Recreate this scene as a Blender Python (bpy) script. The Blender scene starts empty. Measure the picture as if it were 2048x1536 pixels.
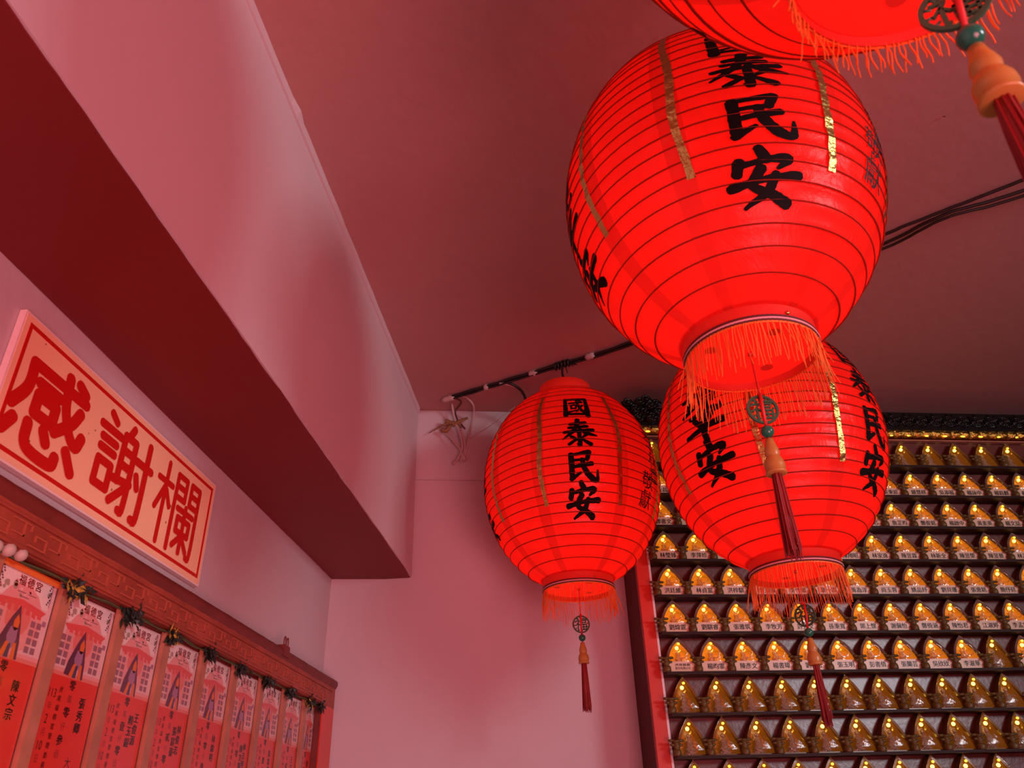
import bpy, bmesh, math, random
from mathutils import Vector, Matrix, noise
random.seed(7)
C = bpy.context.scene.collection
scn = bpy.context.scene
PI = math.pi

# ------------------------------------------------------------------ camera
cd = bpy.data.cameras.new('camera'); cam = bpy.data.objects.new('camera', cd); C.objects.link(cam)
rw = [(0.9953, 0.0931, -0.0273), (-0.0707, 0.5032, -0.8613), (-0.0665, 0.8591, 0.5074)]
R = Matrix((rw[0], [-v for v in rw[1]], [-v for v in rw[2]])).transposed().to_4x4()
R.translation = Vector((0, 0, 1.65)); cam.matrix_world = R
cd.sensor_width = 36; cd.sensor_fit = 'HORIZONTAL'; cd.lens = 36 * 1561.34 / 2048
cd.clip_start = .05; cd.clip_end = 50
cd.dof.use_dof = True; cd.dof.focus_distance = 1.7; cd.dof.aperture_fstop = 14
scn.camera = cam
# ------------------------------------------------------------------ light and exposure
vs = scn.view_settings
scn.display_settings.display_device = 'sRGB'
vs.view_transform = 'Standard'; vs.look = 'None'; vs.exposure = 0.0; vs.gamma = 1.0
vs.use_curve_mapping = False
world = bpy.data.worlds.new('world'); scn.world = world; world.use_nodes = True
bg = world.node_tree.nodes['Background']
bg.inputs[0].default_value = (1.0, .40, .52, 1); bg.inputs[1].default_value = .20   # red-lit hall beyond the room's open side


def area(name, loc, to, sx, sy, col, w):
    l = bpy.data.lights.new(name, 'AREA'); l.shape = 'RECTANGLE'; l.size = sx; l.size_y = sy
    l.color = col; l.energy = w
    o = bpy.data.objects.new(name, l); C.objects.link(o); o.location = loc
    o.rotation_euler = (Vector(to) - Vector(loc)).to_track_quat('-Z', 'Y').to_euler()
    return o


area('window_daylight', (2.98, -.70, 2.48), (-.4, -.1, 2.22), 1.1, .42, (.92, .93, 1.0), 50)
area('hall_fill', (.95, -1.35, .95), (-.7, .75, 2.2), 1.4, 1.2, (1.0, .26, .31), 25).data.spread = math.radians(95)  # unseen fill added for the red of hall lanterns, aimed at left wall
BULB_W = .95


# ------------------------------------------------------------------ helpers
def mat(name, col, rough=.6, metal=0., emit=None, es=0., spec=.5, var=0., vscale=8., bump=0., bscale=60., coat=0.):
    m = bpy.data.materials.new(name); m.use_nodes = True
    nt = m.node_tree; b = nt.nodes['Principled BSDF']
    b.inputs['Base Color'].default_value = (*col, 1); b.inputs['Roughness'].default_value = rough
    b.inputs['Metallic'].default_value = metal; b.inputs['Specular IOR Level'].default_value = spec
    b.inputs['Coat Weight'].default_value = coat
    if emit:
        b.inputs['Emission Color'].default_value = (*emit, 1); b.inputs['Emission Strength'].default_value = es
    tc = nt.nodes.new('ShaderNodeTexCoord')
    if var:
        n = nt.nodes.new('ShaderNodeTexNoise'); n.inputs['Scale'].default_value = vscale; n.inputs['Detail'].default_value = 5
        nt.links.new(tc.outputs['Object'], n.inputs['Vector'])
        r = nt.nodes.new('ShaderNodeMapRange')
        r.inputs[1].default_value = .3; r.inputs[2].default_value = .7
        r.inputs[3].default_value = 1 - var; r.inputs[4].default_value = 1 + var
        nt.links.new(n.outputs['Fac'], r.inputs[0])
        mx = nt.nodes.new('ShaderNodeVectorMath'); mx.operation = 'SCALE'
        mx.inputs[0].default_value = col; nt.links.new(r.outputs[0], mx.inputs['Scale'])
        nt.links.new(mx.outputs[0], b.inputs['Base Color'])
    if bump:
        n = nt.nodes.new('ShaderNodeTexNoise'); n.inputs['Scale'].default_value = bscale; n.inputs['Detail'].default_value = 4
        nt.links.new(tc.outputs['Object'], n.inputs['Vector'])
        bp = nt.nodes.new('ShaderNodeBump'); bp.inputs['Strength'].default_value = bump; bp.inputs['Distance'].default_value = .01
        nt.links.new(n.outputs['Fac'], bp.inputs['Height']); nt.links.new(bp.outputs[0], b.inputs['Normal'])
    return m


def paper_mat(name, col, seams=True, glow=.07):
    m = bpy.data.materials.new(name); m.use_nodes = True; nt = m.node_tree; N = nt.nodes; L = nt.links
    N.remove(N['Principled BSDF']); out = N['Material Output']
    tc = N.new('ShaderNodeTexCoord')
    fac = None

    def math_(op, a, b=None, c=None):
        n = N.new('ShaderNodeMath'); n.operation = op
        for i, v in enumerate((a, b, c)):
            if v is None: continue
            if isinstance(v, (int, float)): n.inputs[i].default_value = v
            else: L.new(v, n.inputs[i])
        return n.outputs[0]
    mp = N.new('ShaderNodeMapping'); mp.inputs['Scale'].default_value = (9, 9, 5); L.new(tc.outputs['Object'], mp.inputs[0])
    ns = N.new('ShaderNodeTexNoise'); ns.inputs['Scale'].default_value = 1.6; ns.inputs['Detail'].default_value = 6
    ns.inputs['Roughness'].default_value = .6; ns.inputs['Distortion'].default_value = 1.2
    L.new(mp.outputs[0], ns.inputs['Vector'])
    fac = math_('MULTIPLY_ADD', ns.outputs['Fac'], .45, .78)
    if seams:      # overlapped paper gores, two layers thick
        sx = N.new('ShaderNodeSeparateXYZ'); L.new(tc.outputs['Object'], sx.inputs[0])
        az = math_('ARCTAN2', sx.outputs[1], sx.outputs[0])
        deg = math_('MULTIPLY', az, 180 / PI)
        md = math_('FLOORED_MODULO', math_('ADD', deg, 405), 90)           # 0..90, text at 45
        d = math_('ABSOLUTE', math_('SUBTRACT', md, 45))
        s = math_('ABSOLUTE', math_('SUBTRACT', d, 27))
        msk = math_('LESS_THAN', s, 4.2)
        fac = math_('MULTIPLY', fac, math_('MULTIPLY_ADD', msk, -.30, 1.0))
    vm = N.new('ShaderNodeVectorMath'); vm.operation = 'SCALE'; vm.inputs[0].default_value = col; L.new(fac, vm.inputs['Scale'])
    tr = N.new('ShaderNodeBsdfTranslucent'); L.new(vm.outputs[0], tr.inputs[0])
    df = N.new('ShaderNodeBsdfDiffuse'); df.inputs[0].default_value = (.70, .025, .016, 1)
    bp = N.new('ShaderNodeBump'); bp.inputs['Strength'].default_value = .5; bp.inputs['Distance'].default_value = .006
    L.new(ns.outputs['Fac'], bp.inputs['Height']); L.new(bp.outputs[0], df.inputs['Normal'])
    gl = N.new('ShaderNodeBsdfGlossy'); gl.inputs['Roughness'].default_value = .32; gl.inputs[0].default_value = (1, 1, 1, 1)
    L.new(bp.outputs[0], gl.inputs['Normal'])
    m1 = N.new('ShaderNodeMixShader'); m1.inputs[0].default_value = .42
    L.new(tr.outputs[0], m1.inputs[1]); L.new(df.outputs[0], m1.inputs[2])
    m2 = N.new('ShaderNodeMixShader'); m2.inputs[0].default_value = .014
    L.new(m1.outputs[0], m2.inputs[1]); L.new(gl.outputs[0], m2.inputs[2])
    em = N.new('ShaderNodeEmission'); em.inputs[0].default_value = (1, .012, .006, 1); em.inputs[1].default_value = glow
    ad = N.new('ShaderNodeAddShader'); L.new(m2.outputs[0], ad.inputs[0]); L.new(em.outputs[0], ad.inputs[1])
    L.new(ad.outputs[0], out.inputs[0])
    return m


def clear_mat(name, tint, gloss=.12, rough=.06, g=(1, 1, 1), bumpy=0, gmax=.6):
    m = bpy.data.materials.new(name); m.use_nodes = True; nt = m.node_tree; N = nt.nodes; L = nt.links
    N.remove(N['Principled BSDF']); out = N['Material Output']
    t = N.new('ShaderNodeBsdfTransparent'); t.inputs[0].default_value = (*tint, 1)
    gl = N.new('ShaderNodeBsdfGlossy'); gl.inputs[0].default_value = (*g, 1); gl.inputs['Roughness'].default_value = rough
    fr = N.new('ShaderNodeLayerWeight'); fr.inputs[0].default_value = .35
    mp = N.new('ShaderNodeMapRange'); mp.inputs[3].default_value = gloss; mp.inputs[4].default_value = gmax
    L.new(fr.outputs['Facing'], mp.inputs[0])
    if bumpy:
        tc = N.new('ShaderNodeTexCoord'); ns = N.new('ShaderNodeTexNoise'); ns.inputs['Scale'].default_value = 160
        L.new(tc.outputs['Object'], ns.inputs['Vector'])
        bp = N.new('ShaderNodeBump'); bp.inputs['Strength'].default_value = bumpy; bp.inputs['Distance'].default_value = .004
        L.new(ns.outputs['Fac'], bp.inputs['Height']); L.new(bp.outputs[0], gl.inputs['Normal'])
    mx = N.new('ShaderNodeMixShader'); L.new(mp.outputs[0], mx.inputs[0]); L.new(t.outputs[0], mx.inputs[1]); L.new(gl.outputs[0], mx.inputs[2])
    L.new(mx.outputs[0], out.inputs[0])
    return m


class MB:
    """collects geometry for one mesh"""
    def __init__(s): s.v = []; s.f = []; s.m = []; s.sm = []

    def face(s, pts, mi=0, smooth=False):
        i = len(s.v); s.v += [tuple(p) for p in pts]; s.f.append(tuple(range(i, i + len(pts)))); s.m.append(mi); s.sm.append(smooth)

    def box(s, a, b, mi=0, M=None):
        x0, y0, z0 = a; x1, y1, z1 = b
        P = [Vector(p) for p in ((x0, y0, z0), (x1, y0, z0), (x1, y1, z0), (x0, y1, z0), (x0, y0, z1), (x1, y0, z1), (x1, y1, z1), (x0, y1, z1))]
        if M: P = [M @ p for p in P]
        i = len(s.v); s.v += [tuple(p) for p in P]
        for q in ((0, 3, 2, 1), (4, 5, 6, 7), (0, 1, 5, 4), (1, 2, 6, 5), (2, 3, 7, 6), (3, 0, 4, 7)):
            s.f.append(tuple(i + k for k in q)); s.m.append(mi); s.sm.append(False)

    def loft(s, rings, mi=0, smooth=True, close=True, cap0=False, cap1=False):
        n = len(rings[0]); i = len(s.v)
        for r in rings: s.v += [tuple(p) for p in r]
        for a in range(len(rings) - 1):
            for k in range(n if close else n - 1):
                k2 = (k + 1) % n
                s.f.append((i + a * n + k, i + a * n + k2, i + (a + 1) * n + k2, i + (a + 1) * n + k)); s.m.append(mi); s.sm.append(smooth)
        if cap0: s.f.append(tuple(i + k for k in reversed(range(n)))); s.m.append(mi); s.sm.append(False)
        if cap1: s.f.append(tuple(i + (len(rings) - 1) * n + k for k in range(n))); s.m.append(mi); s.sm.append(False)

    def lathe(s, prof, seg=24, mi=0, o=(0, 0, 0), sx=1, sy=1, cap=False):
        s.loft([[(o[0] + sx * r * math.cos(2 * PI * k / seg), o[1] + sy * r * math.sin(2 * PI * k / seg), o[2] + z) for k in range(seg)] for r, z in prof], mi, True, True, cap, cap)

    def tube(s, pts, r, seg=8, mi=0, cap=True, closed=False):
        pts = [Vector(p) for p in pts]; n = len(pts)
        rr = r if isinstance(r, (list, tuple)) else [r] * n
        rings = []; up = Vector((0.13, 0.21, .97)).normalized(); prev = None
        for i, p in enumerate(pts):
            if closed: t = pts[(i + 1) % n] - pts[i - 1]
            else: t = pts[min(i + 1, n - 1)] - pts[max(i - 1, 0)]
            t.normalize()
            a = prev - t * prev.dot(t) if prev else t.cross(up)
            if a.length < 1e-6: a = t.orthogonal()
            a.normalize(); b = t.cross(a); prev = a
            rings.append([p + (a * math.cos(2 * PI * k / seg) + b * math.sin(2 * PI * k / seg)) * rr[i] for k in range(seg)])
        if closed: rings.append(rings[0])
        s.loft(rings, mi, True, True, cap and not closed, cap and not closed)

    def ball(s, c, r, seg=12, rings=8, mi=0, sc=(1, 1, 1)):
        pr = [(max(1e-5, math.sin(PI * i / rings)) * r, -math.cos(PI * i / rings) * r) for i in range(rings + 1)]
        s.loft([[(c[0] + sc[0] * q * math.cos(2 * PI * k / seg), c[1] + sc[1] * q * math.sin(2 * PI * k / seg), c[2] + sc[2] * z) for k in range(seg)] for q, z in pr], mi)

    def mesh(s, name, mats):
        me = bpy.data.meshes.new(name); me.from_pydata(s.v, [], s.f)
        for m in (mats if isinstance(mats, (list, tuple)) else [mats]): me.materials.append(m)
        me.polygons.foreach_set('material_index', s.m); me.polygons.foreach_set('use_smooth', s.sm)
        me.update(); return me

    def build(s, name, mats, parent=None, loc=None):
        return link(name, s.mesh(name, mats), parent, loc)


def link(name, me, parent=None, loc=None, rot=None):
    o = bpy.data.objects.new(name, me); C.objects.link(o)
    if parent: o.parent = parent
    if loc is not None: o.location = loc
    if rot is not None: o.rotation_euler = rot
    return o


def thing(name, label, cat, loc=(0, 0, 0), rz=0, group=None):
    o = bpy.data.objects.new(name, None); C.objects.link(o); o.empty_display_size = .05
    o.location = loc; o.rotation_euler = (0, 0, rz); return tag(o, label, cat, group)


def tag(o, label, cat, group=None):
    o['label'] = label; o['category'] = cat
    if group: o['group'] = group
    return o


def struct(o): o['kind'] = 'structure'; return o


def bez(pts, n=8):
    """Catmull-Rom through pts"""
    P = [Vector(p) for p in pts]; P = [P[0] * 2 - P[1]] + P + [P[-1] * 2 - P[-2]]; out = []
    for i in range(1, len(P) - 2):
        for k in range(n):
            t = k / n; a, b, c, d = P[i - 1:i + 3]
            out.append(.5 * ((2 * b) + (c - a) * t + (2 * a - 5 * b + 4 * c - d) * t * t + (3 * b - a - 3 * c + d) * t ** 3))
    out.append(P[-2]); return out


BOLD = 1.0


def ribbon(st, dw, soft=True, brush=0.):
    """polyline (x,y[,w]) -> list of 2D quads of a stroke with rounded ends, split down the middle"""
    pts = [(*p, dw) if len(p) == 2 else p for p in st]
    if soft and len(pts) > 2:
        q = bez([Vector(p) for p in pts], 6)
    else:
        q = []
        for a, b in zip(pts, pts[1:]):
            a, b = Vector(a), Vector(b); n = max(2, int((b - a).length / 6))
            q += [a.lerp(b, k / n) for k in range(n)]
        q.append(Vector(pts[-1]))
    t0 = (q[0] - q[1]); t0.z = 0; t0.normalize(); t1 = (q[-1] - q[-2]); t1.z = 0; t1.normalize()

    def cap(p, t, rev):
        w = p.z / 2; r = [Vector((p.x + t.x * w * d, p.y + t.y * w * d, 2 * w * math.sqrt(max(0.02, 1 - d * d)))) for d in (.38, .7, .93)]
        return r[::-1] if rev else r
    q = cap(q[0], t0, True) + q + cap(q[-1], t1, False)
    L = []
    for i, p in enumerate(q):
        t = q[min(i + 1, len(q) - 1)] - q[max(i - 1, 0)]; t.z = 0; t.normalize(); n = Vector((-t.y, t.x, 0))
        w = p.z / 2; wa = w * (1 + brush * random.uniform(-1, 1)); wb = w * (1 + brush * random.uniform(-1, 1))
        L.append((p + n * wa, p, p - n * wb))
    out = []
    for a, b in zip(L, L[1:]):
        out.append([(a[0].x, a[0].y), (b[0].x, b[0].y), (b[1].x, b[1].y), (a[1].x, a[1].y)])
        out.append([(a[1].x, a[1].y), (b[1].x, b[1].y), (b[2].x, b[2].y), (a[2].x, a[2].y)])
    return out


# brush characters in a 100 x 100 box, y down
GLYPH = {
    '國': [[(13, 10, 9), (13, 94, 12)], [(12, 12, 8), (88, 10, 9)], [(88, 9, 10), (87, 96, 13)], [(14, 88, 7), (86, 88, 8)],
          [(26, 33, 6), (74, 28, 6)], [(33, 45, 6), (34, 62, 5)], [(33, 45, 5), (50, 43, 6), (48, 61, 5)], [(34, 61, 5), (48, 60, 5)],
          [(25, 78, 6), (52, 69, 4)], [(54, 18, 7), (60, 50, 7), (73, 77, 8), (80, 64, 3)], [(73, 44, 6), (50, 76, 4)], [(64, 19, 6), (71, 24, 7)]],
    '泰': [[(26, 17, 8), (70, 11, 8)], [(22, 30, 7), (74, 25, 8)], [(8, 46, 7), (90, 38, 9)], [(48, 2, 11), (43, 26, 9), (28, 48, 8), (3, 70, 3)],
          [(52, 36, 7), (72, 50, 10), (99, 58, 4)], [(50, 50, 9), (50, 92, 9), (43, 88, 3)], [(27, 62, 7), (37, 70, 8)], [(42, 72, 6), (20, 88, 7)],
          [(70, 55, 8), (58, 66, 4)], [(57, 72, 6), (80, 88, 10)]],
    '民': [[(22, 14, 11), (22, 84, 11)], [(20, 88, 10), (46, 70, 5)], [(30, 14, 6), (70, 6, 10)], [(72, 6, 11), (66, 30, 8)], [(28, 32, 6), (66, 29, 7)],
          [(30, 52, 7), (78, 42, 10)], [(52, 30, 9), (58, 58, 11), (76, 84, 13), (93, 91, 9), (95, 62, 3)]],
    '安': [[(46, 0, 10), (53, 17, 13)], [(18, 22, 11), (14, 42, 11)], [(24, 28, 7), (60, 20, 9), (84, 20, 12), (70, 36, 4)],
          [(46, 36, 12), (34, 64, 10), (62, 80, 11), (80, 92, 14)], [(66, 46, 9), (54, 74, 10), (20, 97, 4)], [(4, 64, 11), (50, 54, 8), (97, 48, 12)]],
    '合': [[(48, 2, 10), (34, 26, 9), (4, 52, 4)], [(50, 8, 8), (70, 28, 10), (98, 44, 12)], [(34, 46, 8), (64, 43, 8)], [(28, 60, 10), (33, 96, 10)],
          [(28, 61, 7), (74, 56, 10), (68, 92, 9)], [(34, 90, 7), (68, 88, 7)]],
    '境': [[(4, 42, 8), (36, 36, 8)], [(21, 18, 10), (20, 76, 9)], [(0, 84, 6), (38, 68, 9)], [(62, 2, 9), (70, 12, 8)], [(44, 20, 7), (92, 15, 8)],
          [(54, 24, 6), (59, 32, 6)], [(80, 21, 7), (73, 31, 5)], [(38, 38, 7), (98, 32, 8)], [(50, 45, 7), (51, 66, 7)], [(50, 46, 6), (84, 43, 8), (82, 66, 7)],
          [(52, 56, 5), (80, 54, 5)], [(52, 66, 6), (80, 64, 6)], [(58, 68, 8), (50, 84, 8), (30, 98, 4)], [(70, 68, 8), (72, 90, 9), (95, 92, 10), (96, 78, 3)]],
    '平': [[(20, 14, 8), (50, 10, 9), (82, 6, 12)], [(30, 24, 10), (40, 38, 9)], [(74, 18, 11), (60, 38, 6)], [(2, 58, 8), (50, 48, 9), (98, 42, 13)],
          [(52, 10, 12), (50, 60, 12), (52, 99, 9)]],
    '福': [[(20, 2, 9), (28, 12, 9)], [(6, 24, 8), (38, 22, 8), (6, 60, 6)], [(24, 44, 9), (24, 98, 9)], [(30, 48, 7), (40, 58, 7)], [(46, 8, 8), (96, 8, 8)],
          [(54, 20, 7), (56, 38, 7)], [(54, 20, 7), (88, 20, 7), (86, 38, 7)], [(56, 37, 7), (86, 37, 7)], [(48, 52, 8), (50, 94, 8)], [(48, 52, 8), (94, 52, 8), (92, 94, 8)],
          [(50, 72, 7), (92, 72, 7)], [(70, 54, 7), (70, 92, 7)], [(50, 92, 8), (92, 92, 8)]],
}
ROUND = {
    '感': (12.0, [[(18, 17), (90, 17)], [(18, 17), (18, 42), (6, 64)], [(30, 31), (56, 31)], [(32, 42), (55, 42)], [(55, 42), (55, 60)], [(55, 60), (32, 60)], [(32, 60), (32, 42)],
                  [(62, 5), (66, 34), (78, 56), (90, 64), (95, 52)], [(86, 30), (78, 46), (60, 64)], [(76, 4), (86, 9)],
                  [(12, 76), (4, 90)], [(29, 72), (31, 89), (42, 95), (66, 95), (69, 86)], [(48, 70), (54, 79)], [(80, 74), (92, 90)]]),
    '謝': (9.4, [[(14, 4), (24, 10)], [(2, 21), (36, 21)], [(7, 33), (31, 33)], [(7, 44), (31, 44)], [(8, 57), (30, 57)], [(30, 57), (30, 82)], [(30, 82), (8, 82)], [(8, 82), (8, 57)],
                 [(55, 2), (50, 12)], [(43, 15), (43, 66)], [(43, 15), (63, 15)], [(63, 15), (63, 88), (56, 94)], [(43, 31), (63, 31)], [(43, 47), (63, 47)], [(36, 66), (66, 62)], [(62, 66), (38, 90)],
                 [(70, 32), (99, 32)], [(89, 6), (89, 88), (80, 95)], [(74, 48), (79, 60)]]),
    '欄': (7.6, [[(2, 27), (34, 27)], [(19, 4), (19, 97)], [(17, 34), (3, 62)], [(22, 36), (33, 52)], [(43, 8), (43, 97)], [(43, 8), (65, 8)], [(65, 8), (65, 34)], [(65, 34), (43, 34)], [(43, 21), (65, 21)],
                 [(98, 8), (98, 88), (90, 95)], [(98, 8), (77, 8)], [(77, 8), (77, 34)], [(77, 34), (98, 34)], [(77, 21), (98, 21)], [(52, 46), (90, 46)], [(56, 56), (85, 56)], [(85, 56), (85, 72)], [(85, 72), (56, 72)],
                 [(56, 72), (56, 56)], [(71, 40), (71, 94)], [(69, 76), (54, 90)], [(73, 76), (87, 90)]]),
}
_tc = {}


def text_polys(s, offset=0.0, res=2):
    """list of 2D polygons of a string in the built-in font, box normalised: x from 0, height of an em = 1"""
    if (s, offset) in _tc: return _tc[(s, offset)]
    c = bpy.data.curves.new('txt', 'FONT'); c.body = s; c.resolution_u = res
    o = bpy.data.objects.new('txt', c); C.objects.link(o)
    dg = bpy.context.evaluated_depsgraph_get(); me = bpy.data.meshes.new_from_object(o.evaluated_get(dg))
    vs_ = [(v.co.x, v.co.y) for v in me.vertices]
    if vs_:
        x0 = min(v[0] for v in vs_); x1 = max(v[0] for v in vs_); y0 = min(v[1] for v in vs_); y1 = max(v[1] for v in vs_)
    else: x0 = y0 = 0; x1 = y1 = 1
    pol = [[vs_[i] for i in p.vertices] for p in me.polygons]
    bpy.data.objects.remove(o); bpy.data.curves.remove(c); bpy.data.meshes.remove(me)
    if offset > 0:
        pol = [[(x + d, y + e) for x, y in p] for d, e in ((-offset, 0), (offset, 0), (0, offset * .6)) for p in pol]
    _tc[(s, offset)] = (pol, (x0, y0, x1, y1)); return _tc[(s, offset)]


# ------------------------------------------------------------------ materials
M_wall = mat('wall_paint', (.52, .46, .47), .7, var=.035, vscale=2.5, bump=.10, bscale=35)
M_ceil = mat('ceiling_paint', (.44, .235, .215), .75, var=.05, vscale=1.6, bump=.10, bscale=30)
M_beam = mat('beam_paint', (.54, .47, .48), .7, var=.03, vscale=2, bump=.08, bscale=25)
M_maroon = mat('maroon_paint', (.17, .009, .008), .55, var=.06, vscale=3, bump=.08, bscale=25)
M_floor = mat('floor_tiles', (.35, .22, .2), .5)
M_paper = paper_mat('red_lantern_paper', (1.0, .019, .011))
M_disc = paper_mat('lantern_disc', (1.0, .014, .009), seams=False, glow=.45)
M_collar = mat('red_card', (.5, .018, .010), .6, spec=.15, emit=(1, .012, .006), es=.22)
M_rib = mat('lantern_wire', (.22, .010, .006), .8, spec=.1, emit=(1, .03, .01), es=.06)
M_ink = mat('black_ink', (.004, .0015, .0015), .7, spec=.12)
M_thin = mat('thin_black_ink', (.02, .004, .004), .6)
M_gold = mat('gold_foil', (.62, .46, .13), .26, 1.0, bump=.3, bscale=120)
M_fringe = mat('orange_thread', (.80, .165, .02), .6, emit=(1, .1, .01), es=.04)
M_braid = mat('braid_pink', (.75, .35, .38), .6)
M_braidd = mat('braid_dark', (.09, .012, .014), .6)
M_jade = mat('green_plastic', (.035, .10, .05), .35, bump=.1)
M_bead = mat('green_bead', (.015, .14, .085), .18)
M_amberb = mat('honey_bead', (.42, .20, .045), .32, emit=(1, .2, .03), es=.02)
M_tassel = mat('red_tassel', (.24, .004, .004), .5)
M_cord = mat('red_cord', (.6, .015, .012), .5)
M_black = mat('black_cable', (.014, .006, .006), .5)
M_strpaint = mat('painted_wire', (.48, .34, .32), .7, var=.1, vscale=60)
M_tan = mat('yellowed_tape', (.22, .11, .035), .6, var=.3, vscale=60)
M_sign = mat('sign_cream', (.86, .56, .33), .45, var=.05, vscale=6)
M_signw = mat('sign_edge', (.8, .68, .64), .5)
M_signr = mat('sign_red', (.52, .008, .006), .45)
M_wood = mat('board_wood', (.30, .055, .03), .45, var=.2, vscale=14, bump=.2, bscale=50)
M_woodd = mat('board_wood_dark', (.15, .022, .016), .5, var=.2, vscale=20)
M_fret = mat('fret_carving', (.38, .085, .045), .4)
M_slat = mat('divider_wood', (.38, .15, .09), .3, var=.15, vscale=30)
M_clearp = clear_mat('clear_sleeve', (.97, .97, .97), .012, .12, gmax=.16)
M_leafd = mat('dark_leaf', (.014, .022, .016), .5)
M_leafy = mat('yellow_leaf', (.38, .22, .03), .5)
M_stem = mat('green_stem', (.07, .09, .03), .5)
M_bud = mat('pale_bud', (.45, .33, .27), .6)
CARD = [mat('card_red', (.72, .035, .022), .35, var=.04), mat('card_pink', (.80, .50, .48), .35), mat('card_pale', (.86, .70, .64), .35),
        mat('card_print_red', (.72, .10, .09), .35), mat('card_purple', (.10, .03, .07), .35), mat('card_orange', (.75, .16, .03), .35),
        mat('card_lilac', (.36, .18, .28), .35), mat('card_mauve', (.30, .14, .17), .35), mat('card_sage', (.38, .32, .24), .35),
        mat('card_ink', (.035, .006, .006), .4), mat('card_ink_faint', (.26, .02, .018), .4), mat('card_dark_blue', (.07, .05, .11), .35),
        mat('card_blush', (.80, .34, .31), .35), mat('card_blush_deep', (.76, .20, .16), .35)]
M_cab_side = mat('cabinet_side', (.075, .007, .004), .5, spec=.2)
M_cab_red = mat('cabinet_red', (.60, .05, .03), .28, var=.1, vscale=5)
M_cab_white = mat('cabinet_edge', (.75, .68, .66), .5)
M_cab_back = mat('lacquer_board', (.13, .028, .02), .30, spec=.65, var=.25, vscale=30, bump=.05, bscale=90)
M_shelf = mat('shelf_lacquer', (.030, .009, .007), .5, spec=.2)
M_post = mat('antique_brass', (.11, .072, .014), .45, .15, bump=.2)
M_liner = mat('amber_liner', (.70, .33, .03), .22, .25, emit=(1, .34, .008), es=.29, bump=.5, bscale=130)  # emission stands in for the LED light filling the niche
M_liner2 = mat('amber_liner_deep', (.32, .14, .015), .2, .25, emit=(1, .33, .006), es=.075, bump=.3, bscale=110)  # weaker emission, also painted in for the LED light inside
M_rim = mat('smoked_rim', (.16, .10, .085), .2)
M_rim2 = mat('amber_rim', (.22, .11, .02), .2)
M_cover = clear_mat('clear_cover', (.98, .97, .95), .025, .09, bumpy=.25)
M_cover2 = clear_mat('clear_cover_thin', (.97, .95, .92), .010, .12, bumpy=.15, gmax=.25)
M_lens = clear_mat('lens_ring', (.9, .84, .75), .16, .08)
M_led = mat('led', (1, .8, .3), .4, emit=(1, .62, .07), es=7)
M_led_refl = mat('led_reflection', (1, .7, .2), .4, emit=(1, .50, .03), es=2.6)  # glow painted in where the LEDs are reflected
M_fig = mat('amber_figure', (.80, .42, .12), .15, .1, bump=.7, bscale=260)
M_fig2 = mat('crystal_figure', (.55, .42, .30), .10, .45, bump=.9, bscale=320)
M_plate = mat('name_plate', (.74, .55, .36), .35)
M_platei = mat('plate_ink', (.02, .012, .008), .4)
M_crown = mat('carved_crown', (.016, .015, .013), .22, .5)
M_goldm = mat('gold_moulding', (.55, .28, .05), .25, 1.0, bump=.5, bscale=120)

# ------------------------------------------------------------------ the room
AZ = .1819968; XD = Vector((math.cos(AZ), math.sin(AZ), 0)); ND = Vector((-math.sin(AZ), math.cos(AZ), 0))
CB = 2.116
XL = -.662; ZC = 2.8


def grid_slab(name, a, b, mats):
    m = MB(); m.box(a, b); return struct(m.build(name, mats))


grid_slab('floor', (-1.0, -2.2, -.1), (3.2, 3.2, 0), M_floor)
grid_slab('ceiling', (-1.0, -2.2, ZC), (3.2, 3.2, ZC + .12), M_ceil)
grid_slab('wall_left', (XL - .12, -2.2, 0), (XL, 2.3, ZC), M_wall)
grid_slab('wall_right', (3.05, -2.2, 0), (3.17, 2.75, ZC), M_wall)
m = MB(); Mx = Matrix.Rotation(AZ, 4, 'Z')
m.box((-.5, CB, 0), (3.7, CB + .12, ZC), M=Mx); struct(m.build('wall_back', M_wall))
# the shallow raised band along the top of the far wall
m = MB(); m.box((-.22, CB - .006, 2.57), (.60, CB + .001, ZC - .001), M=Mx); struct(m.build('wall_back_band', M_wall))

# beam along the left wall: plaster body, irregular maroon soffit, small cornice
m = MB()
n = 60; y0, y1 = -1.6, 2.055
for i in range(n):
    a = y0 + (y1 - y0) * i / n; b = y0 + (y1 - y0) * (i + 1) / n
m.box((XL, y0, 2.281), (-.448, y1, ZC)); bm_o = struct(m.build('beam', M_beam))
m = MB()
L0 = []; L1 = []
for i in range(241):
    y = y0 + (y1 - y0) * i / 240
    e = noise.noise(Vector((y * 9, 1, 0))) * .0035 + noise.noise(Vector((y * 40, 4, 0))) * .0012
    e2 = noise.noise(Vector((y * 3, 9, 0))) * .005 + noise.noise(Vector((y * 30, 14, 0))) * .0012
    L0.append((XL + .0005 + max(0, e2) * .6, y)); L1.append((-.4478 - max(0, .003 + e), y))
zt = 2.2812
for i in range(240):
    (xa, ya), (xb, yb) = L0[i], L1[i]; (xc, _), (xd, yd) = L0[i + 1], L1[i + 1]
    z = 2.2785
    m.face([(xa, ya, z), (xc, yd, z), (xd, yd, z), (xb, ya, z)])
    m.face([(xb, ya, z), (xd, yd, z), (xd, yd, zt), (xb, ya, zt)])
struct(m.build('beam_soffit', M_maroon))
m = MB(); rings = []
for i in range(121):
    y = y0 + (y1 - y0 - .002) * i / 120; j = noise.noise(Vector((y * 14, 0, 3))) * .0012 + noise.noise(Vector((y * 50, 0, 7))) * .0006
    if abs(y - .93) < .012: j += .004
    rings.append([(-.4485, y, ZC - .0175), (-.4435, y, ZC - .0165), (-.4415 + j, y, ZC - .002), (-.4415 + j, y, ZC)])
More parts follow.
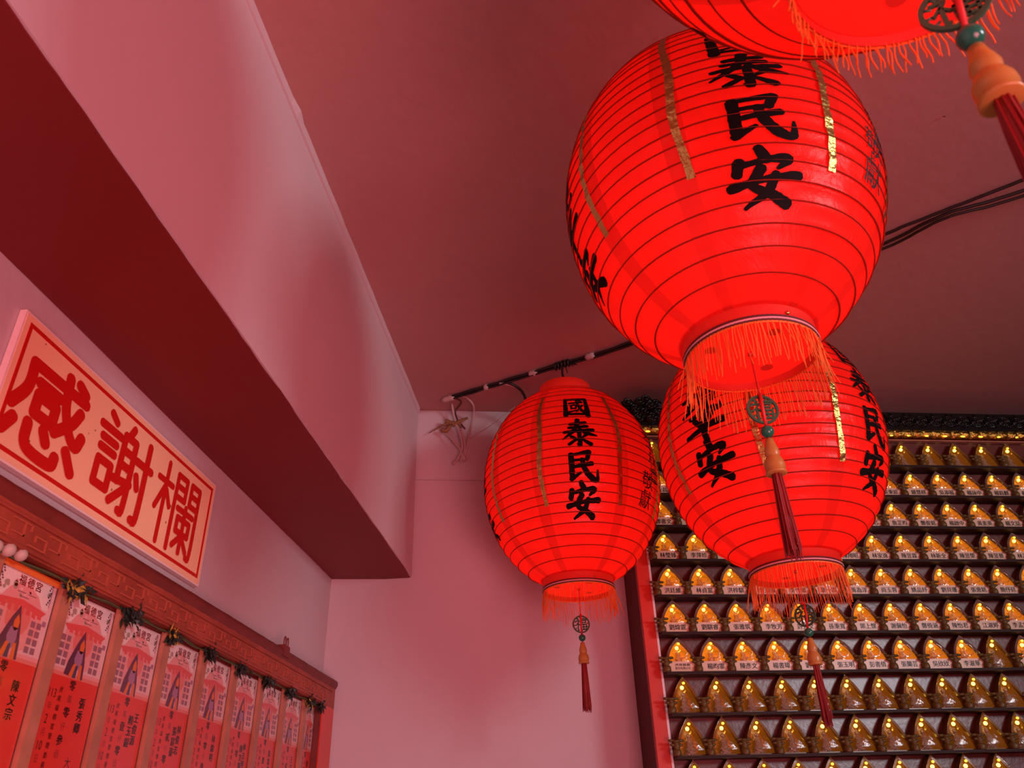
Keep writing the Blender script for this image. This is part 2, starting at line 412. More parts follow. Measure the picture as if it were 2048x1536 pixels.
m.loft(rings, close=False, smooth=False); struct(m.build('trim_1', M_beam))


# ------------------------------------------------------------------ lanterns
def rad(dz): return .22 * math.sqrt(max(.05, 1 - (dz / .265) ** 2))


NR = 24; Z0, Z1 = -.245, .250


def shell_mesh():
    m = MB(); rings = []
    for i in range(NR * 4 + 1):
        f = i / 4; z = Z0 + (Z1 - Z0) * i / (NR * 4); s = .0018 * math.sin(PI * (f % 1)) if i % 4 else 0
        r = rad(z) - s
        rings.append([((r) * math.cos(2 * PI * k / 96), (r) * math.sin(2 * PI * k / 96), z) for k in range(96)])
    m.loft(rings); return m.mesh('paper_shell', M_paper)


def rib_mesh(z, i):
    m = MB(); r = rad(z) + .0004
    ph = random.uniform(0, 6)
    m.tube([(r * math.cos(t), r * math.sin(t), z + .0012 * math.sin(t * 2 + ph)) for t in [2 * PI * k / 72 for k in range(72)]], .00125, 4, closed=True)
    return m.mesh('rib', M_rib)


def fringe_mesh(lean=(0, 0), ln=1.0):
    m = MB()
    for k in range(150):
        a = 2 * PI * k / 150 + random.uniform(-.015, .015); L = random.uniform(.046, .066) * ln
        fl = random.uniform(.0, .006); tw = random.uniform(-.025, .025)
        if random.random() < .08: fl += .012
        pts = []; ph = random.uniform(0, 6)
        for s in range(6):
            t = s / 5; r = .0835 + fl * t + .0008 * math.sin(ph + 5 * t)
            aa = a + tw * t * t + .01 * math.sin(ph + 6 * t)
            pts.append((r * math.cos(aa) + lean[0] * t * t, r * math.sin(aa) + lean[1] * t * t, -.268 - L * t))
        m.tube(pts, [.0006, .0007, .0007, .0007, .0006, .0005], 4, cap=False)
    # heading tape of the fringe
    m.lathe([(.0842, -.266), (.0842, -.272)], 64)
    return m.mesh('fringe', M_fringe)


SHELL = shell_mesh(); RIBS = [rib_mesh(Z0 + (Z1 - Z0) * i / NR, i) for i in range(1, NR)]
m = MB(); m.lathe([(.0835, -.234), (.0835, -.270), (.0825, -.270), (.0825, -.234)], 64); COL_B = m.mesh('bottom_collar', M_collar)
m = MB(); m.lathe([(.068, .249), (.069, .251), (.068, .281), (.0665, .281), (.0665, .249)], 64)
m.lathe([(.0005, .262), (.0665, .262)], 64); m.lathe([(.072, .2475), (.0685, .252)], 64); COL_T = m.mesh('top_collar', M_collar)
m = MB(); m.lathe([(.0005, -.260), (.0815, -.260)], 64); DISC = m.mesh('bottom_disc', M_disc)
m = MB(); m.lathe([(.0002, 0), (.0085, 0)], 14)
VENT = m.mesh('vent_hole', M_collar)
m = MB(); zz = lambda k: .0008 * math.sin(k * .9)
m.tube([(.0846 * math.cos(2 * PI * k / 96), .0846 * math.sin(2 * PI * k / 96), -.2655) for k in range(96)], .0015, 6, 1, closed=True)
m.tube([((.0846) * math.cos(2 * PI * k / 192), (.0846) * math.sin(2 * PI * k / 192), -.2625 + .0006 * (k % 2)) for k in range(192)], .0013, 5, 0, closed=True)
m.tube([((.0846) * math.cos(2 * PI * k / 192), (.0846) * math.sin(2 * PI * k / 192), -.2685 + .0006 * (k % 2)) for k in range(192)], .0012, 5, 0, closed=True)
BRAID = m.mesh('braid', [M_braidd, M_braid])


def char_on(m, ch, zc, az0, W, H, mi=0, brush=.10):
    for st in GLYPH[ch]:
        st = [(p[0], p[1], p[2] * 1.42 + .6) for p in st]
        for q in ribbon(st, 8, brush=brush):
            P = []
            for x, y in q:
                dz = zc + (50 - y) / 100 * H; a = math.radians(az0) + (x - 50) / 100 * W / .215
                r = rad(dz) + .0011; P.append((r * math.cos(a), r * math.sin(a), dz))
            m.face(P, mi)


def small_text(ch, zc, az0, size):
    m = MB(); pol, (x0, y0, x1, y1) = text_polys(ch, .004)
    for p in pol:
        P = []
        for x, y in p:
            dz = zc + (y - (y0 + y1) / 2) * size; a = math.radians(az0) + (x - (x0 + x1) / 2) * size / .2 + (y - y0) * .01
            r = rad(dz) + .0016; P.append((r * math.cos(a), r * math.sin(a), dz))
        m.face(P)
    return m


def gold_strip(az0, z0, z1):
    m = MB(); n = 22; rings = []
    for i in range(n + 1):
        z = z0 + (z1 - z0) * i / n; a = math.radians(az0) + .012 * math.sin(z * 37 + az0) ; hw = .0052 * random.uniform(.8, 1.1)
        r = rad(z) + .0009 + .0013 * (i % 2) + random.uniform(0, .0008)
        rings.append([(r * math.cos(a - hw / .2), r * math.sin(a - hw / .2), z), (r * math.cos(a + hw / .2), r * math.sin(a + hw / .2), z)])
    m.loft(rings, close=False, smooth=False); return m


def charm_mesh():
    m = MB(); T = .0014
    n = 40
    for r0, r1 in ((.0168, .0200),):
        A = [[(r0 * math.cos(2 * PI * k / n), y, r0 * math.sin(2 * PI * k / n)) for k in range(n)] for y in (-T, T)]
        B = [[(r1 * math.cos(2 * PI * k / n), y, r1 * math.sin(2 * PI * k / n)) for k in range(n)] for y in (-T, T)]
        m.loft([A[0], B[0], B[1], A[1], A[0]], smooth=False)
    for st in GLYPH['福']:
        st = [(p[0], p[1], (p[2] if len(p) > 2 else 8) * 1.15) for p in st]
        for q in ribbon(st, 8, soft=False):
            f = [((x - 50) / 100 * .0275, -(y - 50) / 100 * .0275) for x, y in q]
            m.face([(x, -T * .8, z) for x, z in f]); m.face([(x, T * .8, z) for x, z in f][::-1])
            for i in range(4):
                a, b = f[i], f[(i + 1) % 4]
                m.face([(a[0], -T * .8, a[1]), (b[0], -T * .8, b[1]), (b[0], T * .8, b[1]), (a[0], T * .8, a[1])])
    for t in range(0, 360, 30):      # spokes that join the character to the ring
        a = math.radians(t + 8); m.tube([(.0125 * math.cos(a), 0, .0125 * math.sin(a)), (.018 * math.cos(a), 0, .018 * math.sin(a))], .0012, 4)
    return m.mesh('charm_disc', M_jade)


CHARM = charm_mesh()
m = MB(); m.ball((0, 0, 0), .0080, 18, 12); BEAD = m.mesh('green_bead', M_bead)
m = MB(); m.lathe([(.0004, .023), (.0048, .0225), (.0056, .017), (.0078, .010), (.0090, .005), (.0082, .0005), (.0078, -.001), (.0098, -.004), (.0118, -.009), (.0122, -.014), (.0112, -.019), (.0122, -.0205), (.0125, -.0225), (.0115, -.0235), (.0004, -.0235)], 24)
GOURD = m.mesh('gourd_bead', M_amberb)
m = MB()
for k in range(70):
    a = random.uniform(0, 2 * PI); q = math.sqrt(random.random()); L = random.uniform(.085, .104)
    if random.random() < .1: L += .006
    ph = random.uniform(0, 6)
    m.tube([((q * (.0055 + .0045 * t) + .0005 * math.sin(ph + 7 * t)) * math.cos(a + .2 * t), (q * (.0055 + .0045 * t)) * math.sin(a + .2 * t), -L * t) for t in (0, .25, .5, .75, 1)], .00075, 4, cap=False)
m.lathe([(.0004, .002), (.0050, .001), (.0056, -.02), (.0064, -.05), (.0060, -.080), (.0004, -.082)], 12)
TASSEL = m.mesh('tassel', M_tassel)


def lantern(label, pos, az, dz0, dz1, W, H, charm_rot=0, pend=(0, 0), lean=(0, 0), ln=1.0, extra=0.0, tilt=(0, 0)):
    """az = direction (world, degrees) the first character column faces"""
    t = thing('paper_lantern', label, 'lantern', (pos[0], pos[1], pos[2]), math.radians(az), 'red paper lanterns hung from the ceiling')
    link('paper_shell', SHELL, t); link('bottom_collar', COL_B, t); link('top_collar', COL_T, t)
    d = link('bottom_disc', DISC, t); [link('vent_hole', VENT, d, (dx, dy, -.2612)) for dx, dy in ((.045, .02), (-.04, .03), (.01, -.052))]; link('braid', BRAID, t)
    for r in RIBS: link('rib', r, t)
    f = link('fringe', fringe_mesh(lean, ln), t); f['kind'] = 'stuff'
    for k in range(4):
        word, dzs = (('國泰民安', dz0), ('合境平安', dz1))[k % 2]
        for ch, zc in zip(word, dzs):
            m = MB(); char_on(m, ch, zc, 90 * k, W * (.92 if ch == '國' else 1), H * (.88 if ch == '國' else 1)); o = m.build('brush_character', M_ink, t)
        for s in (-25, 25):
            gold_strip(90 * k + s, .17, -.125).build('gold_strip', M_gold, t)
    for ch, zc, dx in (('弟', .085, 7), ('子', .045, 7), ('林', .010, 7), ('章', -.03, 7), ('敬', -.05, -1), ('獻', -.095, -2)):
        small_text(ch, zc, 50 + dx, .046).build('thin_character', M_thin, t)
    p = link('pendant_cord', MBcord(pend, extra), t)
    rz = math.radians(charm_rot) - math.radians(az)
    for nm, me, dz, rot in (('charm_disc', CHARM, -.345, rz), ('green_bead', BEAD, -.3755, 0), ('gourd_bead', GOURD, -.4085, 0), ('tassel', TASSEL, -.431, 0)):
        link(nm, me, p, (pend[0], pend[1], dz - extra), (0, 0, rot) if nm != 'tassel' else (tilt[0], tilt[1], 0))
    top = ZC - pos[2]
    m = MB(); m.tube(bez([(.0, 0, .262), (.006, .004, .30), (.003 + .0, -.003, top * .5 + .14), (0, 0, top + .001)], 6), .0033, 8); m.build('hanging_cord', M_black, t)
    m = MB(); m.tube([(-.02, .0, .264), (-.012, 0, .29), (-.002, 0, top)], .0008, 5); m.build('hanging_wire', M_black, t)
    for a in (20, 200):
        m = MB(); m.ball((.0845 * math.cos(math.radians(a)), .0845 * math.sin(math.radians(a)), -.257), .0026, 8, 6); m.build('rivet', M_gold, t)
    l = bpy.data.lights.new('lantern_bulb', 'POINT'); l.energy = BULB_W; l.color = (1, .55, .42); l.shadow_soft_size = .03
    lo = bpy.data.objects.new('lantern_bulb', l); C.objects.link(lo); lo.parent = t; lo.location = (0, 0, -.095)
    return t


def MBcord(pend, extra):
    m = MB(); px, py = pend
    m.ball((0, 0, -.2635), .0042, 10, 8)
    for s in (-1, 1):
        m.tube(bez([(.0015 * s, 0, -.256), (.0022 * s + px * .5, py * .5, -.29), (px + .0012 * s, py, -.322 - extra)], 5), .00085, 5)
    m.ball((px, py, -.3235 - extra), .0028, 8, 6)
    m.tube([(px + .0035, py, -.324 - extra), (px + .0035, py - .001, -.345 - extra), (px, py, -.368 - extra)], .0022, 6)
    m.tube([(px, py, -.36 - extra), (px, py, -.44 - extra)], .0011, 5)
    return m.mesh('pendant_cord', M_cord)


def facing(p): return math.degrees(math.atan2(-p[1], -p[0]))


P1 = (0, 1.841, 2.427); P3 = (.408, 1.488, 2.34); P2 = (.242, .874, 2.449); P4 = (.256, .322, 2.433)
LA = lantern('red paper lantern hanging by the bare pink wall, lowest tassel clear of the lamp cabinet', P1, facing(P1) + 7, (.120, .038, -.045, -.120), (.10, .03, -.03, -.11), .080, .076, charm_rot=5)
LB = lantern('red paper lantern hanging just in front of the amber lamp cabinet', P3, facing(P3) + 61, (.12, .04, -.045, -.125), (.11, .035, -.03, -.095), .085, .078, charm_rot=-38)
LC = lantern('big red paper lantern in mid ceiling with full brush writing and gold strips', P2, facing(P2) + 17.5, (.072, .008, -.066, -.139), (.08, .01, -.06, -.125), .096, .064, charm_rot=8)
LD = lantern('red paper lantern cut by the top edge of the photo, with the largest tassel', P4, facing(P4) + 70, (.10, .02, -.05, -.12), (.10, .02, -.05, -.12), .09, .08, charm_rot=-25, ln=.5)

# ------------------------------------------------------------------ sign above the board
sx = XL + .004
sg = thing('sign_plate', 'cream sign plate with three red rounded characters on the wall under the beam', 'sign', (XL, 1.0, 2.049))
SY0, SY1, SZ0, SZ1 = -.272, .278, 0.0, .182


def wl(name, parts, mats, parent, x0, x1):
    m = MB()
    for (ya, za, yb, zb) in parts: m.box((x0, ya, za), (x1, yb, zb))
    return m.build(name, mats, parent)


wl('plate', [(SY0, SZ0, SY1, SZ1)], M_sign, sg, .004, .0105)
wl('edge_band', [(SY0 - .003, SZ0 - .003, SY1 + .003, SZ0), (SY0 - .003, SZ1, SY1 + .003, SZ1 + .003), (SY0 - .003, SZ0, SY0, SZ1), (SY1, SZ0, SY1 + .003, SZ1)], M_signw, sg, .001, .010)
wl('backing', [(SY0 + .02, SZ0 + .02, SY1 - .02, SZ1 - .02)], M_signw, sg, .0001, .004)
i0 = .0085; t_ = .0055
wl('border_line', [(SY0 + i0, SZ0 + i0, SY1 - i0, SZ0 + i0 + t_), (SY0 + i0, SZ1 - i0 - t_, SY1 - i0, SZ1 - i0), (SY0 + i0, SZ0 + i0 + t_, SY0 + i0 + t_, SZ1 - i0 - t_), (SY1 - i0 - t_, SZ0 + i0 + t_, SY1 - i0, SZ1 - i0 - t_)], M_signr, sg, .0104, .0112)
for ch, yc, zc, w, h in (('感', -.186, .087, .155, .136), ('謝', -.010, .089, .147, .138), ('欄', .157, .089, .142, .140)):
    m = MB(); wd, sts = ROUND[ch]
    for si, st in enumerate(sts):
        for qi, q in enumerate(ribbon(st, wd, soft=True)):
            m.face([(.0113 + .00005 * si + .000004 * (qi // 2), yc + (x - 50) / 100 * w, zc + (50 - y) / 100 * h) for x, y in q])
    m.build('red_character', M_signr, sg)
m = MB()
for k in range(26):
    y = random.uniform(SY0 + .02, SY1 - .02); z = random.uniform(.01, .17); r = random.uniform(.0006, .0016)
    m.face([(.01125, y + r * math.cos(a), z + 1.5 * r * math.sin(a)) for a in (0, 1, 2, 3, 4, 5)])
o = m.build('speck', M_tan, sg); o['kind'] = 'stuff'

# ------------------------------------------------------------------ donation board with its cards
BX = -.625; CX = -.642
bd = thing('donation_board', 'carved red wood wall board framing a row of donor cards', 'notice board', (XL, 1.25, 1.2))
O = Vector((XL, 1.25, 1.2)); YB0, YB1 = .35, 2.026; ZB = 1.2


def bb(name, a, b, mt, parent=bd):
    m = MB(); m.box(Vector(a) - O, Vector(b) - O); return m.build(name, mt, parent)


bb('back_panel', (XL + .0005, YB0, ZB), (CX - .003, YB1 - .002, 2.0), M_woodd)
m = MB()
prof = [(XL + .001, 2.018), (BX - .004, 2.018), (BX + .004, 2.013), (BX + .005, 2.004), (BX + .001, 1.997), (BX - .003, 1.990)]
rings = []
for i in range(90):
    y = YB0 + (YB1 + .002 - YB0) * i / 89
    rings.append([(x - O.x + noise.noise(Vector((y * 30, j, 0))) * .0012, y - O.y, z - O.z + noise.noise(Vector((y * 40, j, 5))) * .0012) for j, (x, z) in enumerate(prof)])
m.loft(rings, close=False); m.build('top_moulding', M_woodd, bd)
bb('top_rail', (XL + .001, YB0, 1.949), (BX, YB1, 1.997), M_wood)
bb('inner_bead', (BX, YB0, 1.9515), (BX + .003, 1.94, 1.9555), M_wood)
bb('upper_bead', (BX, YB0, 1.986), (BX + .0025, YB1 - .02, 1.989), M_wood)
st_ = bb('side_stile', (XL + .001, 1.938, ZB), (BX, YB1, 1.949), M_cab_red)
bb('stile_reveal', (CX - .002, 1.934, ZB), (BX - .003, 1.938, 1.949), M_woodd)
m = MB(); y = .4
while y < 1.92:    # raised key-fret carving
    for a, b, c, d in ((0, .959, .030, .961), (.030, .959, .032, .972), (.012, .972, .032, .974), (.010, .966, .012, .974), (.038, .966, .058, .968), (.056, .966, .058, .981), (.036, .981, .066, .983), (.0, .975, .002, .983)):
        m.box((BX - O.x, y + a - O.y, 1 + c * 1 - O.z if False else 1.0 + b - O.z), (BX + .0016 - O.x, y + c - O.y, 1.0 + d - O.z))
    y += .068
m.build('fret_carving', M_fret, bd)
PIT = .1327; YD0 = .917
for k in range(-3, 8):
    y = YD0 + PIT * k
    s = bb('divider_slat', (CX, y - .010, ZB), (CX + .007, y + .010, 1.947), M_slat)
for yy, mt in ((1.655, 0), (1.640, 0)):
    m = MB(); m.tube([(BX - O.x + .002 + .006 * math.sin(t) * 0, yy - O.y + .010 * math.cos(t) * .55, 2.018 + .010 + .012 * math.sin(t) - O.z) for t in [2 * PI * k / 18 for k in range(18)]], .0013, 6, closed=True)
    m.build('hanging_ring', M_woodd, bd)
m = MB(); m.box((BX - .01 - O.x, 1.63 - O.y, 2.0 - O.z), (BX + .0055 - O.x, 1.665 - O.y, 2.0225 - O.z)); m.build('ring_bracket', M_woodd, bd)

NAMES = {0: ['陳文宗'], 1: ['張秀卿'], 2: ['王俊源', '賴玉銀'], 3: ['林俊志', '張宸豪'], 4: ['林錦明'], 5: ['林志明', '陳文輝'], 6: ['黃富貴'], 7: ['王文雄'], 8: ['李金水']}
ORD = ['first', 'second', 'third', 'fourth', 'fifth', 'sixth', 'seventh', 'eighth', 'ninth']


def card(k):
    ya = YD0 + PIT * (k - 1) + .0115; yb = YD0 + PIT * k - .0115
    if k == 8: yb = 1.931
    W = yb - ya; top = 1.941; bot = ZB + .02
    nth = 8 - k
    lab = {0: 'red donor card at the near end of the board, orange edge along its top', 8: 'red donor card at the far end, beside the dark side of the board frame'}.get(k, f'red donor card with pink shrine print, {ORD[nth]} from the far end of the board')
    t = thing('donor_card', lab, 'card', (CX, (ya + yb) / 2, bot), 0, 'donor cards slotted in the wall board')
    hw = W / 2
    m = MB(); m.box((-.0026, -hw, 0), (-.0004, hw, top - bot)); m.build('card_sheet', CARD[0], t)

    H = top - bot

    def P(u, v, l): return (-.0004 + .00012 * l, (u - .5) * W, H - v)
    m = MB()

    def poly(pts, mi, l): m.face([P(u, v, l) for u, v in pts], mi)
    def rect(a, b, c, d, mi, l): poly([(a, b), (c, b), (c, d), (a, d)], mi, l)
    rect(.0, .0, 1, .088, 1, 1)
    # soft fade of the picture into the red
    for i in range(6): rect(0, .088 + .0015 * i, 1, .0895 + .0015 * i, (12, 12, 12, 13, 13, 13)[i], 1)
    rect(.07, .002, .93, .034, 2, 2)
    for i in range(5):      # blush behind the shrine
        r = .38 - .06 * i
        poly([(.5 + r * math.cos(a), .052 + r * .10 * math.sin(a)) for a in [2 * PI * j / 14 for j in range(14)]], 12 if i < 3 else 13, 2.4 + i * .15)
    random.seed(40)
    for i in range(16):
        u = random.uniform(.08, .9); v = random.uniform(.008, .032); r = random.uniform(.02, .05)
        poly([(u + r * math.cos(a), v + r * .09 * math.sin(a)) for a in [2 * PI * j / 7 + random.random() * .5 for j in range(7)]], random.choice((8, 8, 1, 12)), 3.4)
    for i, u in enumerate((.36, .50, .64)):   # red heading characters of the print
        pol, (x0, y0, x1, y1) = text_polys('福德宮'[i], .03)
        for p in pol: poly([(u + (x - x0) * .12, .017 - (y - y0) * .0125) for x, y in p][::-1], 3, 4)
    for a, b, c in ((.38, .52, .0235), (.45, .58, .028), (.56, .70, .0235)): rect(a, c, b, c + .0012, 7, 4)
    # shrine roof
    poly([(.08, .037), (.30, .034), (.5, .0315), (.70, .034), (.92, .037), (.84, .044), (.62, .040), (.5, .0385), (.38, .040), (.16, .044)], 3, 5)
    for i in range(7): u = .2 + i * .1; poly([(u, .038), (u + .05, .0375), (u + .06, .046 + .002 * (i % 2)), (u - .01, .046)], 3, 5.2)
    # shrine windows
    for s in (0, 1):
        for a in range(2):
            for b in range(4):
                u = (.08 + a * .10) if s == 0 else (.72 + a * .10); v = .050 + b * .0095
                rect(u, v, u + .075, v + .007, 7, 5)
    # pointed dark picture with its orange and lilac fields
    poly([(.5, .038), (.40, .055), (.30, .078), (.27, .094), (.36, .095), (.43, .078), (.5, .064)], 4, 6)
    poly([(.5, .038), (.56, .055), (.62, .078), (.64, .096), (.56, .096), (.53, .078), (.5, .064)], 4, 6)
    poly([(.5, .048), (.455, .056), (.46, .064), (.5, .067), (.54, .064), (.545, .056)], 5, 7)
    poly([(.43, .063), (.54, .063), (.56, .075), (.52, .086), (.44, .083), (.40, .074)], 6, 7)
    poly([(.41, .080), (.46, .079), (.43, .0955), (.355, .0955)], 5, 8)
    poly([(.53, .079), (.575, .079), (.60, .097), (.545, .0965)], 5, 8)
    poly([(.46, .082), (.50, .080), (.50, .096), (.43, .096)], 11, 7.5)
    for u0, s in ((.07, 1), (.93, -1)):       # black plum sprays in the top corners
        for i in range(9):
            u = u0 + s * (.015 + .014 * (i % 3)); v = .004 + .0028 * i; r = .017
            poly([(u - r, v), (u, v - .0014), (u + r, v + .0006), (u, v + .0012)], 4, 5)
        rect(u0 - .004 if s > 0 else u0 - .004, .004, u0 + .004, .03, 4, 5)
    rect(.90, .046, .96, .052, 6, 6)
    m.build('printed_picture', CARD, t)
    m = MB()

    def txt(s, uc, v, size, mi, bold=.02, sy=1.0):
        pol, (x0, y0, x1, y1) = text_polys(s, bold)
        for p in pol: m.face([P(uc + ((x - (x0 + x1) / 2) * size) / W, v - (y - (y0 + y1) / 2) * size * sy, 3) for x, y in p][::-1], mi)
    cols = NAMES[k]
    for ci, s in enumerate(cols):
        uc = .80 - .13 * ci if len(cols) > 1 else .76
        for i, ch in enumerate(s): txt(ch, uc, .122 + .0145 * i + .004 * ci, .0135, 9, .035)
    amt = ['零萬零仟參佰', '零萬零仟參佰', '零萬壹仟零佰', '零萬貳仟零佰'][k % 4]
    for i, ch in enumerate(amt): txt(ch, .50, .105 + .0155 * i, .013 if i % 2 == 0 else .010, 9 if i % 2 == 0 else 10, .03 if i % 2 == 0 else .0)
    txt('大', .74, .190, .013, 9, 0); txt('德', .72, .212, .012, 10, 0)
    for i, (s, z, mi) in enumerate((('113', .0115, 9), ('年', .008, 10), ('2', .012, 9), ('月', .008, 10), ('10', .012, 9), ('日', .008, 10))):
        txt(s, .17, .118 + .0145 * i, z, mi, .0, 1.25)
    for i, ch in enumerate('虎尾福德宮管理委員會'): txt(ch, .31, .112 + .0105 * i, .0075, 10, .01)
    m.build('lettering', CARD, t)
    m = MB(); m.box((.0011, -hw, 0), (.0014, hw, H)); m.build('clear_sleeve', M_clearp, t)
    for s in (-1, 1):
        m = MB(); m.box((-.002, s * (hw - .001) - .0012, 0), (.0022, s * (hw - .001) + .0012, H)); m.build('sleeve_edge', M_clearp, t)
    if k == 0:
        m = MB(); m.box((.0015, -hw, H - .004), (.0035, hw, H + .003)); m.build('orange_edge', CARD[5], t)
    return t


for k in range(0, 9): card(k)
random.seed(11)

# leaf garland tucked under the board frame
gl = thing('leaf_garland', 'thin dark artificial leaf garland strung under the carved board frame', 'garland', (BX - .004, 1.3, 1.947))


def gp(p): return (p[0] - (BX - .004), p[1] - 1.3, p[2] - 1.947)


m = MB()
for s in range(2):
    m.tube([gp((BX - .010 + .004 * s + .002 * math.sin(i * .9 + s), .55 + 1.385 * i / 90, 1.9455 - .002 * s + .0015 * math.sin(i * .6 + 2 * s))) for i in range(91)], .0013, 5, mi=0)
m.build('garland_stem', M_stem, gl)


def leaf(m, c, d, L, w, mi=0):
    d = Vector(d).normalized(); up = Vector((1, .2, .1)); s = d.cross(up).normalized(); n = s.cross(d)
    c = Vector(c); pts = [c, c + d * L * .35 + s * w, c + d * L, c + d * L * .35 - s * w, c + d * L * .4 + n * w * .5]
    m.face([pts[0], pts[1], pts[4]], mi); m.face([pts[1], pts[2], pts[4]], mi); m.face([pts[2], pts[3], pts[4]], mi); m.face([pts[3], pts[0], pts[4]], mi)


for k in range(0, 9):
    y = YD0 + PIT * k if k < 8 else 1.962
    if k == 8: y = 1.925
    m = MB(); hy = y + .006
    for i in range(60):
        a = random.uniform(0, 2 * PI)
        leaf(m, gp((BX - .006 + random.uniform(-.004, .008), hy + random.uniform(-.030, .030) * random.random(), 1.9425 + random.uniform(-.009, .007))), (random.uniform(-.3, .6), math.cos(a), math.sin(a) * .7 - .1), random.uniform(.009, .018), random.uniform(.003, .0055),
             1 if (k in (0, 2, 7) and i % 3 == 0) else 0)
    m.build('leaf_cluster', [M_leafd, M_leafy], gl)
for i, (y, z, r) in enumerate(((.806, 1.9475, .0075), (.785, 1.9465, .008), (.765, 1.944, .0075))):
    m = MB(); m.ball(gp((BX - .002, y, z)), r, 14, 10); m.build('pale_bud', M_bud, gl)

# ------------------------------------------------------------------ ceiling cables
cab = thing('ceiling_cable', 'black cable run fixed across the ceiling, partly painted over', 'cable', (0, 1.8, ZC))


def cp(p): return (p[0], p[1] - 1.8, p[2] - ZC)


base = [(-.33, 1.985, 2.793), (-.17, 1.917, 2.792), (0.0, 1.845, 2.792), (.157, 1.780, 2.793), (.40, 1.63, 2.793), (.62, 1.49, 2.793), (.735, 1.409, 2.793), (.84, 1.345, 2.793), (.973, 1.268, 2.793), (1.3, 1.07, 2.793)]
perp = Vector((.45, .89, 0))
for s, (off, r) in enumerate(((-.0045, .0034), (.0035, .0034), (.0, .0030))):
    pts = []
    for i, p in enumerate(base):
        w = off
        if s == 1 and i >= 6: w = (.022, .004, .026, .05)[i - 6]
        if s == 0 and i >= 6: w = (-.010, -.010, -.010, -.010)[i - 6]
        if s == 2 and i >= 6: w = (.031, .010, .036, .06)[i - 6]
        z = p[2] - (.006 if s == 2 else 0)
        pts.append(cp((p[0] + perp.x * w, p[1] + perp.y * w, z)))
    sm = bez(pts, 10)
    sm = [p + Vector((0, noise.noise(Vector((i * .4, s, 0))) * .002, noise.noise(Vector((i * .4, s, 5))) * .0015)) for i, p in enumerate(sm)]
    m = MB(); m.tube(sm, r, 8); m.build('strand', M_black, cab)
for (x, y, L) in ((-.085, 1.882, .030), (.075, 1.814, .028), (-.345, 1.992, .045), (-.225, 1.940, .014)):
    d = Vector((-.92, .39, 0)).normalized(); c = Vector((x, y, 2.7915)); m = MB(); rr = []
    pts = [cp(c + d * L * (t - .5) + Vector((0, 0, random.uniform(-.001, .001)))) for t in (0, .15, .35, .5, .65, .85, 1)]
    m.tube(pts, [.005, .0085, .0095, .009, .0095, .0088, .004], 9); m.build('paint_patch', M_strpaint, cab)
m = MB()
for i in range(5):
    m.tube([cp((-.02 + i * .009, 1.852 - i * .004, 2.790 + .01 * math.cos(t))) if False else cp((-.02 + i * .009 + .002 * math.sin(t), 1.852 - i * .004 + .010 * math.sin(t), 2.789 + .009 * math.cos(t))) for t in [2 * PI * k / 12 for k in range(12)]], .0028, 6, closed=True)
for dx, dy, dz in ((.035, -.02, -.012), (.028, -.028, -.024), (.012, .02, -.016), (-.03, -.018, -.014), (.04, -.004, -.006)):
    m.tube(bez([cp((0, 1.845, 2.788)), cp((dx * .6, 1.845 + dy * .4, 2.79 + dz * .2)), cp((dx, 1.845 + dy, 2.79 + dz))], 4), .0014, 5)
m.build('tape_knot', M_black, cab)
m = MB()
m.tube(bez([cp((-.165, 1.915, 2.789)), cp((-.14, 1.93, 2.783)), cp((-.122, 1.955, 2.775)), cp((-.115, 2.00, 2.765)), cp((-.125, 2.04, 2.745)), cp((-.145, 2.07, 2.72)), cp((-.15, 2.084, 2.69))], 6), .0042, 8)
m.build('cable_loop', M_black, cab)
m = MB(); m.tube(bez([cp((-.185, 1.92, 2.790)), cp((-.16, 1.925, 2.787)), cp((-.142, 1.933, 2.783))], 4), .0044, 8); m.build('painted_sleeve', M_strpaint, cab)


def wp(px, py, y=2.05):
    k = y / 2.03
    return ((-.345 + .0015 * (px - 900)) * k, y, 1.65 + (2.7235 - .00165 * (py - 850) - 1.65) * k)


wc = thing('wire_bundle', 'tangle of painted wires and yellowed tape hanging in the ceiling corner', 'wire bundle', (-.33, 2.05, 2.70))
W0 = Vector((-.33, 2.05, 2.70))


def wt(name, pts, r, mt):
    m = MB(); m.tube(bez([Vector(p) - W0 for p in pts], 6), r, 7); m.build(name, mt, wc)


wt('painted_wire', [(-.305, 1.975, 2.790), wp(934, 797, 2.0), wp(946, 812, 2.02), wp(947, 830), wp(941, 858), wp(937, 885), wp(932, 905), wp(928, 918)], .0032, M_strpaint)
wt('dark_wire', [(-.325, 1.98, 2.788), wp(922, 805, 2.02), wp(911, 822), wp(914, 838), wp(922, 850), wp(930, 860)], .0026, mat('aged_wire', (.10, .035, .025), .6))
wt('painted_wire', [wp(903, 806, 2.03), wp(907, 830), wp(912, 850), wp(920, 870), wp(925, 895), wp(918, 915), wp(908, 928)], .0036, M_strpaint)
wt('painted_wire', [wp(885, 862, 2.06), wp(900, 874), wp(912, 888), wp(922, 902), wp(926, 920)], .0034, M_strpaint)
wt('painted_wire', [wp(922, 862), wp(928, 880), wp(930, 900), wp(922, 924)], .0030, M_strpaint)
wt('thin_string', [wp(940, 880), wp(975, 860), wp(1010, 836), wp(1030, 822, 2.06)], .0011, M_strpaint)
wt('thin_string', [wp(938, 884), wp(928, 905), wp(920, 920)], .0013, M_strpaint)
m = MB()
